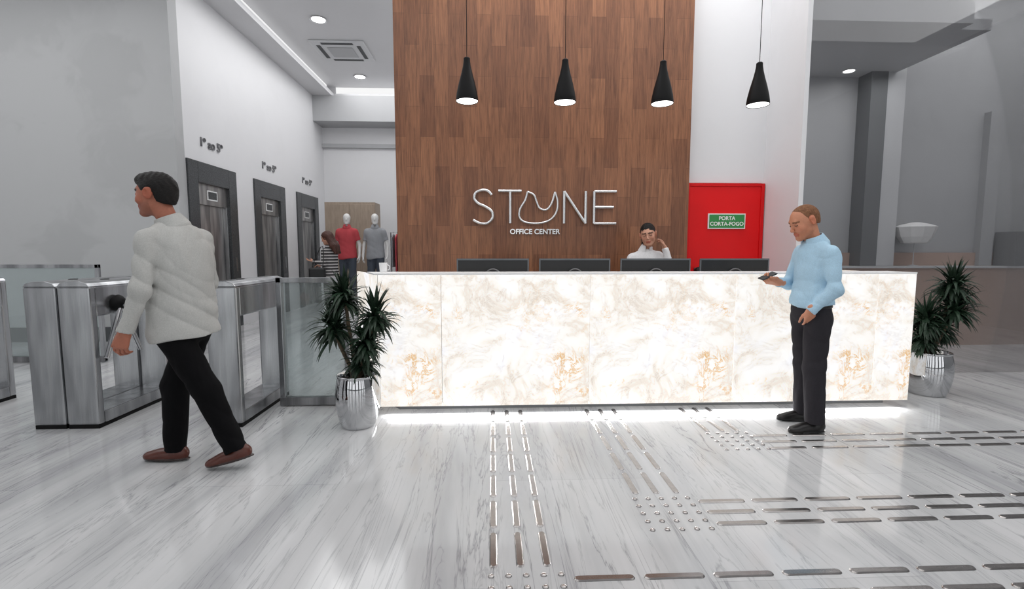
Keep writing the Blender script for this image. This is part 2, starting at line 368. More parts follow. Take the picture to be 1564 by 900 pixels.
def nets(G,lo,h,name):
    neg=G<0
    cs=np.zeros(tuple(x-1 for x in G.shape),np.int8)
    cr=[(i,j,k) for i in (0,1) for j in (0,1) for k in (0,1)]
    n=G.shape
    for i,j,k in cr: cs+=neg[i:n[0]-1+i,j:n[1]-1+j,k:n[2]-1+k]
    act=(cs>0)&(cs<8)
    idx=np.full(act.shape,-1,np.int32);ai,aj,ak=np.nonzero(act);m=len(ai);idx[ai,aj,ak]=np.arange(m)
    acc=np.zeros((m,3));cnt=np.zeros(m)
    for p in cr:
        for q in cr:
            if sum(q)-sum(p)==1 and sum(abs(a-b) for a,b in zip(p,q))==1:
                va=G[ai+p[0],aj+p[1],ak+p[2]];vb=G[ai+q[0],aj+q[1],ak+q[2]]
                mk=(va<0)!=(vb<0);t=np.where(mk,va/(va-vb+1e-12),0)
                pos=np.array(p)+(np.array(q)-np.array(p))*t[:,None]
                acc[mk]+=pos[mk];cnt[mk]+=1
    V=lo+(np.stack([ai,aj,ak],1)+acc/cnt[:,None])*h
    Fc=[]
    for axs in range(3):
        b_,c_=(axs+1)%3,(axs+2)%3
        s0=[slice(1,-1)]*3;s1=[slice(1,-1)]*3;s0[axs]=slice(0,-1);s1[axs]=slice(1,None)
        A=neg[tuple(s0)];B=neg[tuple(s1)];ch=np.argwhere(A!=B)
        if len(ch)==0: continue
        inside=A[tuple(ch.T)]
        ch=ch.copy();ch[:,b_]+=1;ch[:,c_]+=1
        def cell(db,dc):
            q=ch.copy();q[:,b_]+=db;q[:,c_]+=dc;return idx[q[:,0],q[:,1],q[:,2]]
        quad=np.stack([cell(-1,-1),cell(0,-1),cell(0,0),cell(-1,0)],1)
        quad[~inside]=quad[~inside][:,::-1];Fc.append(quad)
    Fc=np.concatenate(Fc);Fc=Fc[(Fc>=0).all(1)]
    me=bpy.data.meshes.new(name);me.vertices.add(m);me.vertices.foreach_set('co',V.astype(np.float32).ravel())
    me.loops.add(len(Fc)*4);me.loops.foreach_set('vertex_index',Fc.astype(np.int32).ravel())
    me.polygons.add(len(Fc));me.polygons.foreach_set('loop_start',np.arange(0,len(Fc)*4,4,dtype=np.int32))
    me.polygons.foreach_set('loop_total',np.full(len(Fc),4,np.int32))
    me.update(calc_edges=True);me.validate();me.polygons.foreach_set('use_smooth',np.ones(len(me.polygons),bool))
    return me
def vcol(me,fn):
    n=len(me.vertices);co=np.empty(n*3,np.float32);me.vertices.foreach_get('co',co);co=co.reshape(-1,3)
    col=np.ones((n,4),np.float32);col[:,:3]=fn(co)
    a=me.color_attributes.new(name='Col',type='FLOAT_COLOR',domain='POINT');a.data.foreach_set('color',col.ravel())
def Rz(a): a=math.radians(a);return np.array([[math.cos(a),-math.sin(a),0],[math.sin(a),math.cos(a),0],[0,0,1]])
def Ry(a): a=math.radians(a);return np.array([[math.cos(a),0,math.sin(a)],[0,1,0],[-math.sin(a),0,math.cos(a)]])
def Rx(a): a=math.radians(a);return np.array([[1,0,0],[0,math.cos(a),-math.sin(a)],[0,math.sin(a),math.cos(a)]])
def unit(v): v=np.array(v,float);return v/np.linalg.norm(v)
def folds(amp,f=15.,seed=0,tilt=(.5,.3,1.)):
    def fn(X,Y,Z,G):
        w=np.sin(X*8+seed+1.5*np.sin(Z*6))+np.sin(Z*6+Y*9+seed*2)
        r=lambda a:1-2*np.abs(np.sin(a))**.7
        a=r((X*tilt[0]+Y*tilt[1]+Z*tilt[2])*f+1.3*w)
        b=r((X*tilt[2]-Z*tilt[0]+Y*.6)*f*.9+1.1*w+seed)
        e=.5+.5*np.sin(X*11+Z*7+seed)
        return G+amp*(.55*a*e+.55*b*(1-e))*(np.abs(G)<.05)
    return fn
def add_head(F,hc,R,sc,woman=False,face=True):
    L=lambda x,y,z: hc+R@(np.array([x,y,z])*sc)
    E=lambda p,r,k=.015,sub=False,R2=None: F.ell(L(*p),np.array(r)*sc,R if R2 is None else R@R2,k,sub)
    C=lambda a,b,ra,rb,k=.01,sub=False: F.cone(L(*a),L(*b),ra*sc,rb*sc,k,sub=sub)
    E((-.015,0,.03),(.098,.076,.088));E((.022,0,.0),(.07,.064,.085),.03)
    E((.03,0,-.055),(.056,.05 if woman else .056,.06),.03)
    for s_ in (1,-1): C((.015,.05*s_,-.06),(.07,.014*s_,-.098),.014,.017,.025)
    E((.078,0,-.1),(.018,.02,.018),.02)
    if face:
        C((.08,-.03,.028),(.08,.03,.028),.012,.012,.016)
        for s_ in (1,-1):
            E((.093,.031*s_,.005),(.018,.019,.0115),.012,True)
            E((.078,.031*s_,.003),(.0135,.0155,.0125),.003)
            E((.062,.046*s_,-.028),(.02,.02,.024),.02)
            E((.104,.011*s_,-.033),(.009,.007,.0065),.006)
        C((.088,0,.014),(.111,0,-.025),.007,.0095,.012);E((.111,0,-.029),(.009,.009,.0085),.006)
        C((.090,-.015,-.059),(.090,.015,-.059),.0075,.0075,.01);E((.096,0,-.0575),(.007,.013,.0055),.006)
        C((.087,-.012,-.0725),(.087,.012,-.0725),.0085,.0085,.01);E((.093,0,-.072),(.007,.012,.006),.006)
        C((.101,-.02,-.065),(.101,.02,-.065),.003,.003,.003,True)
        for s_ in (1,-1):
            E((-.006,.077*s_,-.002),(.012,.014,.03),.008)
            E((-.012,.083*s_,0),(.024,.009,.034),.006,R2=Rz(20*s_));E((-.007,.093*s_,.002),(.013,.007,.019),.004,True)
    else: C((.09,0,.015),(.11,0,-.025),.008,.013,.012)
def add_hand(F,w,x,th,bk,curl=(.25,.35,.3),sc=1.,thumb=(.75,.55,-.35),k=.003):
    w=np.array(w,float);x=unit(x);th=np.array(th,float);th=unit(th-x*(th@x));bk=np.array(bk,float);bk=unit(bk-x*(bk@x)-th*(bk@th))
    F.cone(w-x*.03*sc,w+x*.015*sc,.026*sc,.025*sc,.02,sq=(bk,.8))
    for i,(yk,Ln) in enumerate(((.031,.074),(.0105,.083),(-.0105,.077),(-.031,.06))):
        kn=w+(x*(.092-.006*abs(i-1))+th*yk)*sc
        F.cone(w+(x*.012+th*yk*.55)*sc,kn,.0165*sc,.0125*sc,.014)
        a=0;p=kn;r=.0096
        for j,fr in enumerate((.45,.3,.25)):
            a+=curl[j]*(1+.12*i);q=p+(x*math.cos(a)-bk*math.sin(a)+th*(.06*(1.5-i)/1.5))*Ln*fr*sc
            F.cone(p,q,r*sc,(r-.0009)*sc,k);p=q;r-=.0009
    b0=w+(x*.022+th*.022-bk*.006)*sc;b1=b0+(x*.028+th*.022-bk*.01)*sc
    d=unit(x*thumb[0]+th*thumb[1]+bk*thumb[2])
    F.cone(b0,b1,.016*sc,.0125*sc,.012);F.cone(b1,b1+d*.03*sc,.0118*sc,.0105*sc,k);F.cone(b1+d*.03*sc,b1+(d+x*.25)*.052*sc,.0105*sc,.0085*sc,k)
def footR(yaw,pitch): return Rz(yaw)@Ry(pitch)
def build_shoe(ank,yaw,pitch,root,col,sole,name='shoe',h=.005,sc=1.):
    R=footR(yaw,pitch);o=np.array(ank,float)-R@np.array([0,0,.085*sc])
    F=Field();L=lambda *p:o+R@(np.array(p)*sc)
    F.ell(L(-.03,0,.04),np.array((.055,.037,.05))*sc,R,.02);F.ell(L(.055,0,.032),np.array((.09,.044,.042))*sc,R,.03);F.ell(L(.145,.0,.02),np.array((.065,.043,.032))*sc,R,.03)
    F.cone(L(-.015,0,.05),L(-.01,0,.078),.038*sc,.036*sc,.015,flat=True)
    F.ell(L(.06,0,.003),np.array((.15,.048,.013))*sc,R,.004)
    def cut(X,Y,Z,G):
        zl=(X-o[0])*R[0,2]+(Y-o[1])*R[1,2]+(Z-o[2])*R[2,2];return np.maximum(G,-zl)
    F.post.append(cut);me=F.build(h,name)
    def pc(co):
        zl=(co-o)@R[:,2];out=np.tile(np.array(col[:3]),(len(co),1));out[zl<.013*sc]=sole[:3];return out
    vcol(me,pc);return obj(name,me,M['shoe'],root,smi=1)
def person(root,J,cfg):
    h=cfg.get('h',.006);g=cfg.get('girth',1.);A=lambda k:np.array(J[k],float)
    ty=J['tyaw'];RT=Rz(ty)@Ry(J.get('tpitch',0));fw=RT[:,0];lf=RT[:,1]
    RH=Rz(J['hyaw'])@Ry(J.get('hpitch',0))@Rx(J.get('hroll',0));hc=A('head');hs=cfg.get('hs',1.)
    sc=cfg.get('scale',1.)
    face=cfg.get('face',True);woman=cfg.get('woman',False)
    nk=A('neck');up0=np.array((0,0,1.))
    F=Field()
    F.ell(A('pel'),np.array((.1,.15,.11))*g*sc,RT,.05);F.ell((A('pel')+A('chest'))/2,np.array((.085,.13,.16))*g*sc,RT,.06)
    F.ell(A('chest'),np.array((.1,.145,.16))*g*sc,RT,.06)
    F.cone(A('sl'),A('sr'),.045*sc,.045*sc,.05)
    F.cone(nk-up0*.02,hc+RH@np.array((-.02,0,-.05))*hs,.054*sc if not woman else .045*sc,.052*hs if not woman else .044*hs,.03)
    for s_ in 'lr':
        F.cone(A('s'+s_),A('e'+s_),.045*sc,.036*sc,.03);F.cone(A('e'+s_),A('w'+s_),.036*sc,.026*sc,.02)
        F.cone(A('h'+s_),A('k'+s_),.07*sc,.044*sc,.03);F.cone(A('k'+s_),A('a'+s_),.044*sc,.034*sc,.015)
        md=A('k'+s_)*.65+A('a'+s_)*.35;F.ell(md,np.array((.046,.045,.10))*sc,None,.02)
        fr=footR(J['fy'+s_],J.get('fp'+s_,0));F.cone(A('a'+s_)-fr[:,2]*.04*sc,A('a'+s_)+fr@np.array((.13,0,-.065))*sc,.032*sc,.02*sc,.02)
        hd=J.get('hand'+s_)
        if hd: add_hand(F,A('w'+s_),*hd[:3],**(hd[3] if len(hd)>3 else {}))
    add_head(F,hc,RH,hs,woman,face)
    me=F.build(h,'body')
    skin=np.array(cfg['skin'][:3])
    def paint(co):
        q=(co-hc)@RH/hs;x,y,z=q[:,0],q[:,1],q[:,2];out=np.tile(skin,(len(co),1))
        if not face: return out
        hd=(np.abs(y)<.11)&(z>-.14)&(z<.16)&(np.abs(x)<.14)
        lip=hd&(x>.08)&(np.abs(y)<.026-.3*np.abs(z+.065))&(z>-.079)&(z<-.053);out[lip]=skin*np.array((.8,.5,.5))
        ck=np.exp(-((np.abs(y)-.045)**2/.0006+(z+.03)**2/.0008))*hd*(x>.03);out*=1-.2*ck[:,None]*np.array((0,.7,.8))
        ear=hd&(np.abs(y)>.076)&(np.abs(x)<.05)&(np.abs(z)<.05);out[ear]=skin*np.array((.95,.75,.7))
        br=hd&(x>.055)&(np.abs(np.abs(y)-.034)<.021)&(np.abs(z-.028+.1*np.abs(np.abs(y)-.028))<.0055);out[br]=np.array(cfg['brow'][:3])
        lid=hd&(x>.07)&(np.abs(np.abs(y)-.031)<.015)&(np.abs(z-.003)<.0035);out[lid]=np.array((.03,.02,.018))
        bd=cfg.get('beard')
        if bd is not None:
            t=np.clip((-.035-z)/.02,0,1)*hd*(x>.0)*(~lip);out=out*(1-.35*t[:,None])+np.array(bd[:3])*.35*t[:,None]
        return out
    if cfg.get('bodymat'): obj('body',me,cfg['bodymat'],root,smi=1)
    else: vcol(me,paint);obj('body',me,M['skin'],root,smi=1)
    if 'shirt' in cfg:
        sd=cfg['shirt'];F=Field();gd,gw=sd.get('hem',(.14,.19));hz=sd['hemz'];cg=sd.get('chest',(.13,.185,.19))
        F.ell(A('chest'),cg,RT,.05)
        pb=A('pel')+np.array((0,0,.06));F.ell(pb,(gd,gw,.2),RT,.06);F.ell(pb*.45+A('chest')*.55,(gd*.95,gw*.92,.2),RT,.05)
        F.ell(np.array((pb[0],pb[1],hz+.03)),(gd*1.04,gw*1.04,.16),RT,.04)
        r0=sd.get('arm',.062)
        for s_ in 'lr':
            F.cone(nk-up0*.045,A('s'+s_)-up0*.005,.062*sc,.05*sc,.03)
            F.cone(nk-up0*.11,A('s'+s_)-up0*.05,.09*sc,.06*sc,.04)
            v=A('w'+s_)-A('e'+s_);ln=np.linalg.norm(v)
            if sd.get('short'): F.cone(A('s'+s_),A('s'+s_)*.35+A('e'+s_)*.65,r0,r0*.95,.04,flat=True)
            else:
                F.cone(A('s'+s_),A('e'+s_),r0,r0*.84,.022);F.cone(A('e'+s_),A('w'+s_)-v/ln*.005,r0*.84,r0*.62,.03,flat=True)
                F.cone(A('w'+s_)-v/ln*.06,A('w'+s_),r0*.64,r0*.66,.004,flat=True)
        am=sd.get('fold',.006)
        F.post.append(folds(am*1.2,seed=sd.get('seed',0)));F.post.append(folds(am*.45,27,seed=sd.get('seed',0)+5,tilt=(.8,.2,.9)))
        def cut(X,Y,Z,G):
            hem=hz+.015*np.sin(X*14)+.01*np.sin(Y*17)
            return np.where((((X-pb[0])**2+(Y-pb[1])**2)<sd['keeparm']**2)|(Z>hz+.15),np.maximum(G,hem-Z),G)
        F.post.append(cut)
        sh=obj('shirt',F.build(cfg.get('ch',.008),'shirt'),sd['mat'],root,smi=1)
        F=Field();up=unit(hc+RH@np.array((-.02,0,-.06))-nk);cs=sd.get('col',1)
        F.cone(nk-up*.035,nk+up*.036,.096*cs,.071*cs,.01,flat=True)
        F.cone(nk-up*.035,nk+up*.07,.071*cs,.058*cs,.003,sub=True)
        pt=nk+up*.01+fw*.075;F.ell(pt,(.04,.02,.07),RT,.004,sub=True)
        obj('collar',F.build(.004,'collar'),sd['mat'],sh,smi=1)
    if 'trousers' in cfg:
        td=cfg['trousers'];F=Field();t1,t2,t3=td.get('r',(.098,.075,.062))
        dd,ww=td.get('d',.125),td.get('w',.17)
        F.ell(A('pel'),(dd,ww,.13),RT,.04);F.ell(A('pel')-fw*.04-np.array((0,0,.07)),(.085,ww*.85,.09),RT,.04)
        for s_ in 'lr':
            F.cone(A('h'+s_)-np.array((0,0,.03)),A('k'+s_),t1,t2,.03);F.cone(A('k'+s_),A('a'+s_)-np.array((0,0,.02)),t2,t3,.02,flat=True)
        F.post.append(folds(td.get('fold',.007),20,3,(.2,.1,1)))
        top=td.get('top',1.02);F.post.append(lambda X,Y,Z,G:np.maximum(G,Z-top))
        obj('trousers',F.build(cfg.get('ch',.008),'trousers'),td['mat'],root,smi=1)
        if td.get('belt'):
            P=A('pel');zr=td['belt'];k=math.sqrt(max(.1,1-((zr-P[2])/.13)**2))
            F=Field();F.cone((P[0],P[1],zr-.018),(P[0],P[1],zr+.018),ww*k+.012,ww*k+.012,.002,sq=(fw,dd/ww))
            F.post.append(lambda X,Y,Z,G:np.maximum(G,np.abs(Z-zr)-.017));obj('belt',F.build(.006,'belt'),M['bagm'],root)
    if 'shoe' in cfg:
        for s_ in 'lr': build_shoe(A('a'+s_),J['fy'+s_],J.get('fp'+s_,0),root,cfg['shoe'],cfg['sole'],h=cfg.get('sh',.005),sc=cfg.get('ss',1.))
    if 'hair' in cfg:
        hd=cfg['hair'];F=Field();L=lambda *p:hc+RH@(np.array(p)*hs);E=lambda p,r,k=.02:F.ell(L(*p),np.array(r)*hs,RH,k)
        nz=1.
        if hd['type']=='short':
            E((-.018,0,.034),(.105,.082,.095));E((.035,0,.086),(.062,.056,.038),.03);E((-.055,0,-.01),(.056,.068,.07),.02)
            zx=[-.13,-.07,-.04,-.03,.01,.018,.03,.05,.075,.12],[-.07,-.06,-.045,.03,.03,-.01,.0,.045,.062,.064]
        elif hd['type']=='buzz':
            nz=.2;E((-.016,0,.0305),(.0992,.0768,.0892));E((.022,0,.001),(.0705,.0645,.0855),.03);E((-.055,0,-.01),(.049,.061,.065),.02)
            zx=[-.13,-.07,-.04,-.03,.0,.01,.025,.035,.06,.12],[-.05,-.045,-.03,.035,.035,.015,.05,.085,.108,.112]
        elif hd['type']=='pony':
            E((-.018,0,.034),(.104,.081,.094));E((-.1,0,.02),(.035,.035,.035))
            F.cone(L(-.11,0,.02),L(-.12,-.05,-.07),.03,.034,.02);F.cone(L(-.12,-.05,-.07),L(-.07,-.085,-.16),.034,.022,.02)
            zx=[-.4,-.07,-.03,.0,.02,.04,.06,.085,.12],[-.4,-.4,-.04,.0,-.005,.025,.05,.062,.068]
        else:
            E((-.02,0,.03),(.118,.096,.1))
            for y0 in (-.06,0,.06): F.cone(L(-.06,y0,0),L(-.09,y0*1.3,-.2),.055,.05,.04);F.cone(L(-.09,y0*1.3,-.2),L(-.1,y0*1.5,-.34),.05,.025,.04)
            zx=[-.5,-.04,.02,.05,.08,.12],[-.6,-.6,-.12,.045,.066,.075]
        def cut(X,Y,Z,G):
            x=((X-hc[0])*RH[0,0]+(Y-hc[1])*RH[1,0]+(Z-hc[2])*RH[2,0])/hs;z=((X-hc[0])*RH[0,2]+(Y-hc[1])*RH[1,2]+(Z-hc[2])*RH[2,2])/hs
            y=((X-hc[0])*RH[0,1]+(Y-hc[1])*RH[1,1]+(Z-hc[2])*RH[2,1])/hs
            n=nz*(.0012*np.sin(x*190+y*120+3*np.sin(z*60))+.001*np.sin(x*90-z*70+y*80))
            return np.maximum(G+n,(np.interp(x,*zx)-z)*hs*.6)
        F.post.append(cut);obj('hair',F.build(.0035 if h<.008 else .01,'hair'),hd['mat'],root,smi=1)

# ================================================================== SETTING
X0,X1,Y0,CZ=-10,9.0,-4.0,5.4
def struct(name,mb,mat,**k): return obj(name,mb,mat,kind='structure',**k)
struct('floor',MB().box(X0,X1,Y0,14,-.1,0),M['floor'])
mb=MB();tx0,tx1,ty0,ty1=-4.15,-1.3,6.2,13.1;T=CZ+.1;RZ=CZ+.34
mb.box(X0,tx0,Y0,14,CZ,T);mb.box(tx1,X1,Y0,5.6,CZ,T);mb.box(tx0,tx1,Y0,ty0,CZ,T);mb.box(tx0,tx1,ty1,14,CZ,T)
mb.box(tx1,X1,5.6,14,CZ,T)
mb.box(tx0-.2,tx1+.2,ty0-.2,ty1+.2,RZ,RZ+.08)
mb.box(tx0-.25,tx0-.2,ty0-.25,ty1+.25,T,RZ+.08);mb.box(tx1+.2,tx1+.25,ty0-.25,ty1+.25,T,RZ+.08)
mb.box(tx0-.25,tx1+.25,ty1+.2,ty1+.25,T,RZ+.08);mb.box(tx0-.25,tx1+.25,ty0-.25,ty0-.2,T,RZ+.08)
struct('ceiling',mb,M['ceil'])
mb=MB().box(tx0-.198,tx0-.18,ty0,ty1,T+.01,RZ-.02).box(tx1+.18,tx1+.198,ty0,ty1,T+.01,RZ-.02).box(tx0,tx1,ty1+.18,ty1+.198,T+.01,RZ-.02)
obj('cove_light',mb,M['cove'],label='white linear cove light glowing inside the recessed ceiling tray',cat='light',kind='stuff')
struct('wall_left',MB().box(X0,-4.65,7.35,7.55,0,CZ),M['grey_wall'])
mbw=MB();EY=[7.56,9.6,11.63];ys=7.55
for e in EY:
    mbw.box(-4.85,-4.65,ys,e,0,CZ);mbw.box(-4.85,-4.65,e,e+1.38,2.78,CZ);ys=e+1.38
mbw.box(-4.85,-4.65,ys,13.6,0,CZ)
struct('wall_hall_left',mbw,M['white'])
struct('wall_hall_end',MB().box(-4.85,-1.0,13.6,13.8,0,CZ),M['white'])
struct('trim_1',MB().box(-4.65,-1.08,12.9,13.6,4.75,CZ),M['rlight'])
struct('trim_2',MB().box(-4.65,-1.08,13.5,13.58,4.2,4.3),M['rlight'])
struct('baseboard_left',MB().box(X0,-4.64,7.33,7.35,0,.22),M['baseb'])
struct('wall_far_left',MB().box(X0-.1,X0,Y0,7.35,0,CZ),M['white'])
struct('wall_back',MB().box(-1.08,2.28,5.5,5.62,0,CZ),M['wood'])
struct('wall_core',MB().box(-1.06,3.25,5.78,13.6,2.2,CZ).box(-1.06,2.32,5.78,13.6,0,2.2),M['white'])
struct('wall_door_side',MB().box(2.28,3.25,5.65,5.75,2.17,CZ).box(2.28,2.3,5.62,5.75,0,2.17).box(3.23,3.25,5.65,5.75,0,2.17),M['white'])
struct('wall_return',MB().box(3.25,3.30,4.98,7.1,0,CZ),M['white'])
mb=MB().box(X0,X1,Y0-.2,Y0,4.7,CZ).box(X0,X1,Y0-.2,Y0,0,.12)
for i in range(9):
    x=X0+i*(X1-X0)/8;mb.box(x-.35,x+.35,Y0-.2,Y0,.12,4.7)
struct('unseen_wall_front',mb,M['rdark'])  # unseen glazed wall, added so chrome reflects dark and bright bands
d=struct('door_1',MB().box(2.34,3.20,5.612,5.69,0.01,2.125),M['red'],bevel=.004,label='red metal fire door with green notice plate',cat='door')
obj('frame',MB().box(2.30,2.34,5.60,5.72,0,2.16).box(3.20,3.24,5.60,5.72,0,2.16).box(2.34,3.20,5.60,5.72,2.125,2.16),M['redf'],d,bevel=.003)
obj('knob',MB().lathe([(.022,0),(.026,.01),(.012,.018),(.012,.045),(.03,.055),(.035,.075),(.028,.09),(.001,.094)],n=24),M['bagm'],d,loc=(2.44,5.612,1.14),rot=(math.radians(90),0,0),sm=True)
sg=thing('door_sign','green notice plate with white border and white lettering','sign',(2.79,5.603,1.715))
obj('plate',MB().box(-.225,.225,-.008,0.008,-.09,.09),M['signw'],sg)
obj('face',MB().box(-.213,.213,-.011,-.008,-.078,.078),M['green'],sg)
text('lettering','PORTA',.062,M['signw'],sg,(0,-.012,.033),off=.0012,ext=.001)
text('lettering','CORTA-FOGO',.062,M['signw'],sg,(0,-.012,-.033),off=.0012,ext=.001)
struct('wall_right_back',MB().box(3.30,X1,6.95,7.1,0,CZ),M['rgrey'])
struct('trim_4',MB().box(3.30,5.72,5.45,6.95,3.88,4.0).box(3.30,5.35,5.3,5.45,3.88,CZ),M['rlight'])
struct('trim_5',MB().box(5.34,5.58,6.7,6.95,1.15,3.88),M['rdark'])
struct('trim_6',MB().box(5.58,5.86,6.72,6.95,1.15,CZ),M['rlight'])
struct('trim_7',MB().box(7.3,7.5,6.85,6.95,1.15,3.4),M['rgrey'])
struct('wall_right',MB().box(X1,X1+.1,Y0,7.1,0,CZ),M['rgrey'])
struct('window_1',MB().box(3.30,X1,5.02,5.03,0,CZ),M['glassr'])
ct=thing('counter','long taupe laminate counter with a slim top ledge','counter',(6.2,6.75,0))
obj('body',MB().box(-2.7,2.7,-.2,.18,.0,1.12),M['brown'],ct)
obj('ledge',MB().box(-2.72,2.72,-.24,.19,1.12,1.145),M['rlight'],ct)
obj('upstand',MB().box(-2.7,2.7,.16,.19,1.145,1.34),M['brown'],ct)
cb=thing('storage_cabinet','dark grey box cabinet standing on the counter','cabinet',(7.55,6.58,1.146))
obj('carcass',MB().box(0,1.3,0,.3,0,.5),M['rdark'],cb,bevel=.005)
obj('door',MB().box(.01,.645,-.015,0,.01,.49),M['rdark'],cb,bevel=.003);obj('door',MB().box(.655,1.29,-.015,0,.01,.49),M['rdark'],cb,bevel=.003)
bw=thing('pedestal_bowl','wide white bowl-shaped ornament on a slim stand','lamp',(6.12,6.68,1.146))  # pale form behind the glass, built as a decorative bowl
obj('shade',MB().lathe([(.12,.33),(.16,.34),(.21,.42),(.25,.56),(.245,.57),(.17,.6),(.05,.63),(.001,.63)],n=10,capb=True),M['chairw'],bw)
obj('stem',MB().lathe([(.06,0),(.06,.01),(.006,.02),(.006,.34)],n=24),M['rlight'],bw,sm=True)

# ================================================================== ELEVATORS
def make_elevator(y,label):
    e=thing('elevator',label,'elevator',(-4.65,y,0));W=1.38;H=2.78
    obj('frame',MB().box(-.18,.03,0,.25,0,H).box(-.18,.03,W-.25,W,0,H).box(-.18,.03,.25,W-.25,2.45,H),M['granite'],e,bevel=.006)
    obj('lintel',MB().box(-.1,-.03,.25,W-.25,2.12,2.45),M['steel_door'],e)
    obj('jamb',MB().box(-.13,-.01,.25,.3,0,2.12),M['steel'],e,bevel=.003);obj('jamb',MB().box(-.13,-.01,W-.3,W-.25,0,2.12),M['steel'],e,bevel=.003)
    for k in (0,1):
        y0=.3+k*.39;obj('door',MB().box(-.12,-.08,y0+.004,y0+.386,0,2.12),M['steel_door'],e,bevel=.002)
    obj('display',MB().box(-.03,-.018,.55,.83,2.2,2.36),M['signw'],e)
    obj('display_screen',MB().box(-.018,-.015,.57,.81,2.22,2.34),M['granite'],e)
    obj('call_button',MB().box(.03,.036,W-.16,W-.1,1.0,1.25),M['steel'],e,bevel=.002)
    return e
e0=make_elevator(EY[0],"steel double-leaf elevator in a speckled dark granite surround");e0['group']='elevators along the white hall wall'
copy_thing(e0,(-4.65,EY[1],0));copy_thing(e0,(-4.65,EY[2],0))
s0=thing('floor_sign','raised grey metal lettering above the elevator','sign',(-4.645,EY[0]+.69,3.1),group='floor signs over the elevators')
text('lettering','1º ao 5º',.2,M['steel_dark'],s0,(0,0,0),(math.radians(90),0,math.radians(90)),ext=.012,off=.004)
for y in EY[1:]: copy_thing(s0,(-4.645,y+.69,3.1))
dl=thing('downlight','round white recessed ceiling downlight, lit','ceiling light',(-3.27,9.55,RZ),group='recessed ceiling downlights')
obj('rim',MB().lathe([(.12,0),(.15,-.01),(.16,-.02),(.15,-.025),(.12,-.012)],n=32,capb=False,capt=False),M['ac'],dl,sm=True)
obj('lens',MB().lathe([(.001,-.016),(.122,-.016),(.122,-.004)],n=32),M['lamp'],dl)
copy_thing(dl,(-3.3,12.5,RZ));copy_thing(dl,(5.0,6.7,3.88),scale=.55)
ac=thing('air_conditioner','square white ceiling cassette air conditioner with dark vents','air conditioner',(-3.24,10.95,RZ))
obj('panel',MB().box(-.57,.57,-.52,.52,-.04,0),M['ac'],ac,bevel=.02)
obj('grille',MB().box(-.27,.27,-.25,.25,-.055,-.04),M['rlight'],ac,bevel=.01)
for a in range(4): obj('vent',MB().box(-.33,.33,-.46,-.38,-.047,-.04),M['acd'],ac,rot=(0,0,a*math.pi/2))

# ================================================================== DESK
DY=3.88
dk=thing('reception_desk','long reception counter faced in glowing white and gold onyx','reception desk',(0,0,0))
xs=[-.93,-.42,.81,2.04,3.27,3.60]
for i in range(5):
    ox=-.42-1.23 if i==0 else xs[i]
    if i==4: ox=xs[i]-.7
    obj('front_panel',MB().box(xs[i]+.0025-ox,xs[i+1]-.0025-ox,0,.02,.07,1.165),M['onyx'],dk,loc=(ox,DY,0))
obj('side_panel',MB().prism([(-.93,DY),(-.95,DY),(-1.30,4.62),(-1.28,4.63)],.07,1.165),M['onyx'],dk)
obj('side_panel',MB().box(3.58,3.60,DY+.02,4.75,.07,1.165),M['onyx'],dk)
obj('counter_top',MB().prism([(-.96,DY-.002),(3.602,DY-.002),(3.602,DY+.30),(-1.09,DY+.30)],1.165,1.178),M['signw'],dk,bevel=.002)
obj('work_surface',MB().prism([(-1.08,DY+.25),(3.56,DY+.25),(3.56,4.72),(-1.2,4.72)],.73,.76),M['beige'],dk)
obj('plinth',MB().prism([(-.8,DY+.14),(3.5,DY+.14),(3.5,4.4),(-1.1,4.4)],0,.73),M['rdark'],dk)
obj('led_strip',MB().box(-.9,3.56,DY+.008,DY+.05,.07,.08),M['led'],dk)
m0=thing('monitor','dark flat monitor with silver ring stand seen from behind','monitor',(.005,4.36,.76),group='monitors on the reception desk')
obj('housing',MB().box(-.325,.325,0,.03,.13,.525),M['blackp'],m0,bevel=.006)
obj('bezel',MB().box(-.33,.33,-.004,0,.515,.53).box(-.33,-.318,-.004,0,.125,.515).box(.318,.33,-.004,0,.125,.515).box(-.33,.33,-.004,0,.12,.13),M['bezel'],m0)
obj('screen',MB().box(-.31,.31,.03,.033,.145,.51),M['phone'],m0)
obj('stand',MB().box(-.03,.03,-.05,-.005,.0,.3).box(-.11,.11,-.1,.1,0,.012),M['steel_dark'],m0,bevel=.004)
obj('ring',MB().tube([(.075*math.cos(a*math.pi/16),-.02,.36+.075*math.sin(a*math.pi/16)) for a in range(32)],.006,8,True),M['steel_dark'],m0,sm=True)
for x in (.76,1.515,2.265): copy_thing(m0,(x,4.36,.76))
cp=thing('cup','small white ceramic cup on the desk ledge','cup',(-.93,4.1,1.178))
obj('bowl',MB().lathe([(.025,0),(.03,.003),(.036,.08),(.034,.08),(.028,.008),(.001,.006)],n=24,capt=False),M['cup'],cp,sm=True)
obj('handle',MB().tube([(.034+.02*math.sin(t*math.pi/8),0,.04-.022*math.cos(t*math.pi/8)) for t in range(9)],.004,8),M['cup'],cp,sm=True)
pl=thing('pendant_lamp','black bottle-shaped pendant lamp hanging on a thin cord, lit','pendant lamp',(-.21,4.2,2.63),group='black pendant lamps over the desk')
prof=[(.094,0),(.095,.02),(.088,.07),(.07,.15),(.048,.23),(.034,.29),(.028,.33),(.027,.355),(.02,.362),(.005,.365)]
obj('shade',MB().lathe(prof+[(.004,.35),(.022,.33),(.044,.225),(.066,.148),(.084,.068),(.09,.004)],n=40,capb=False,capt=False),M['black'],pl,sm=True)
obj('cord',MB().tube([(0,0,.36),(0,0,CZ-2.63)],.003,8),M['black'],pl)
obj('bulb',MB().lathe([(.001,.002),(.05,.002),(.089,.005),(.089,.02),(.001,.02)],n=32),M['lamp'],pl,sm=True)
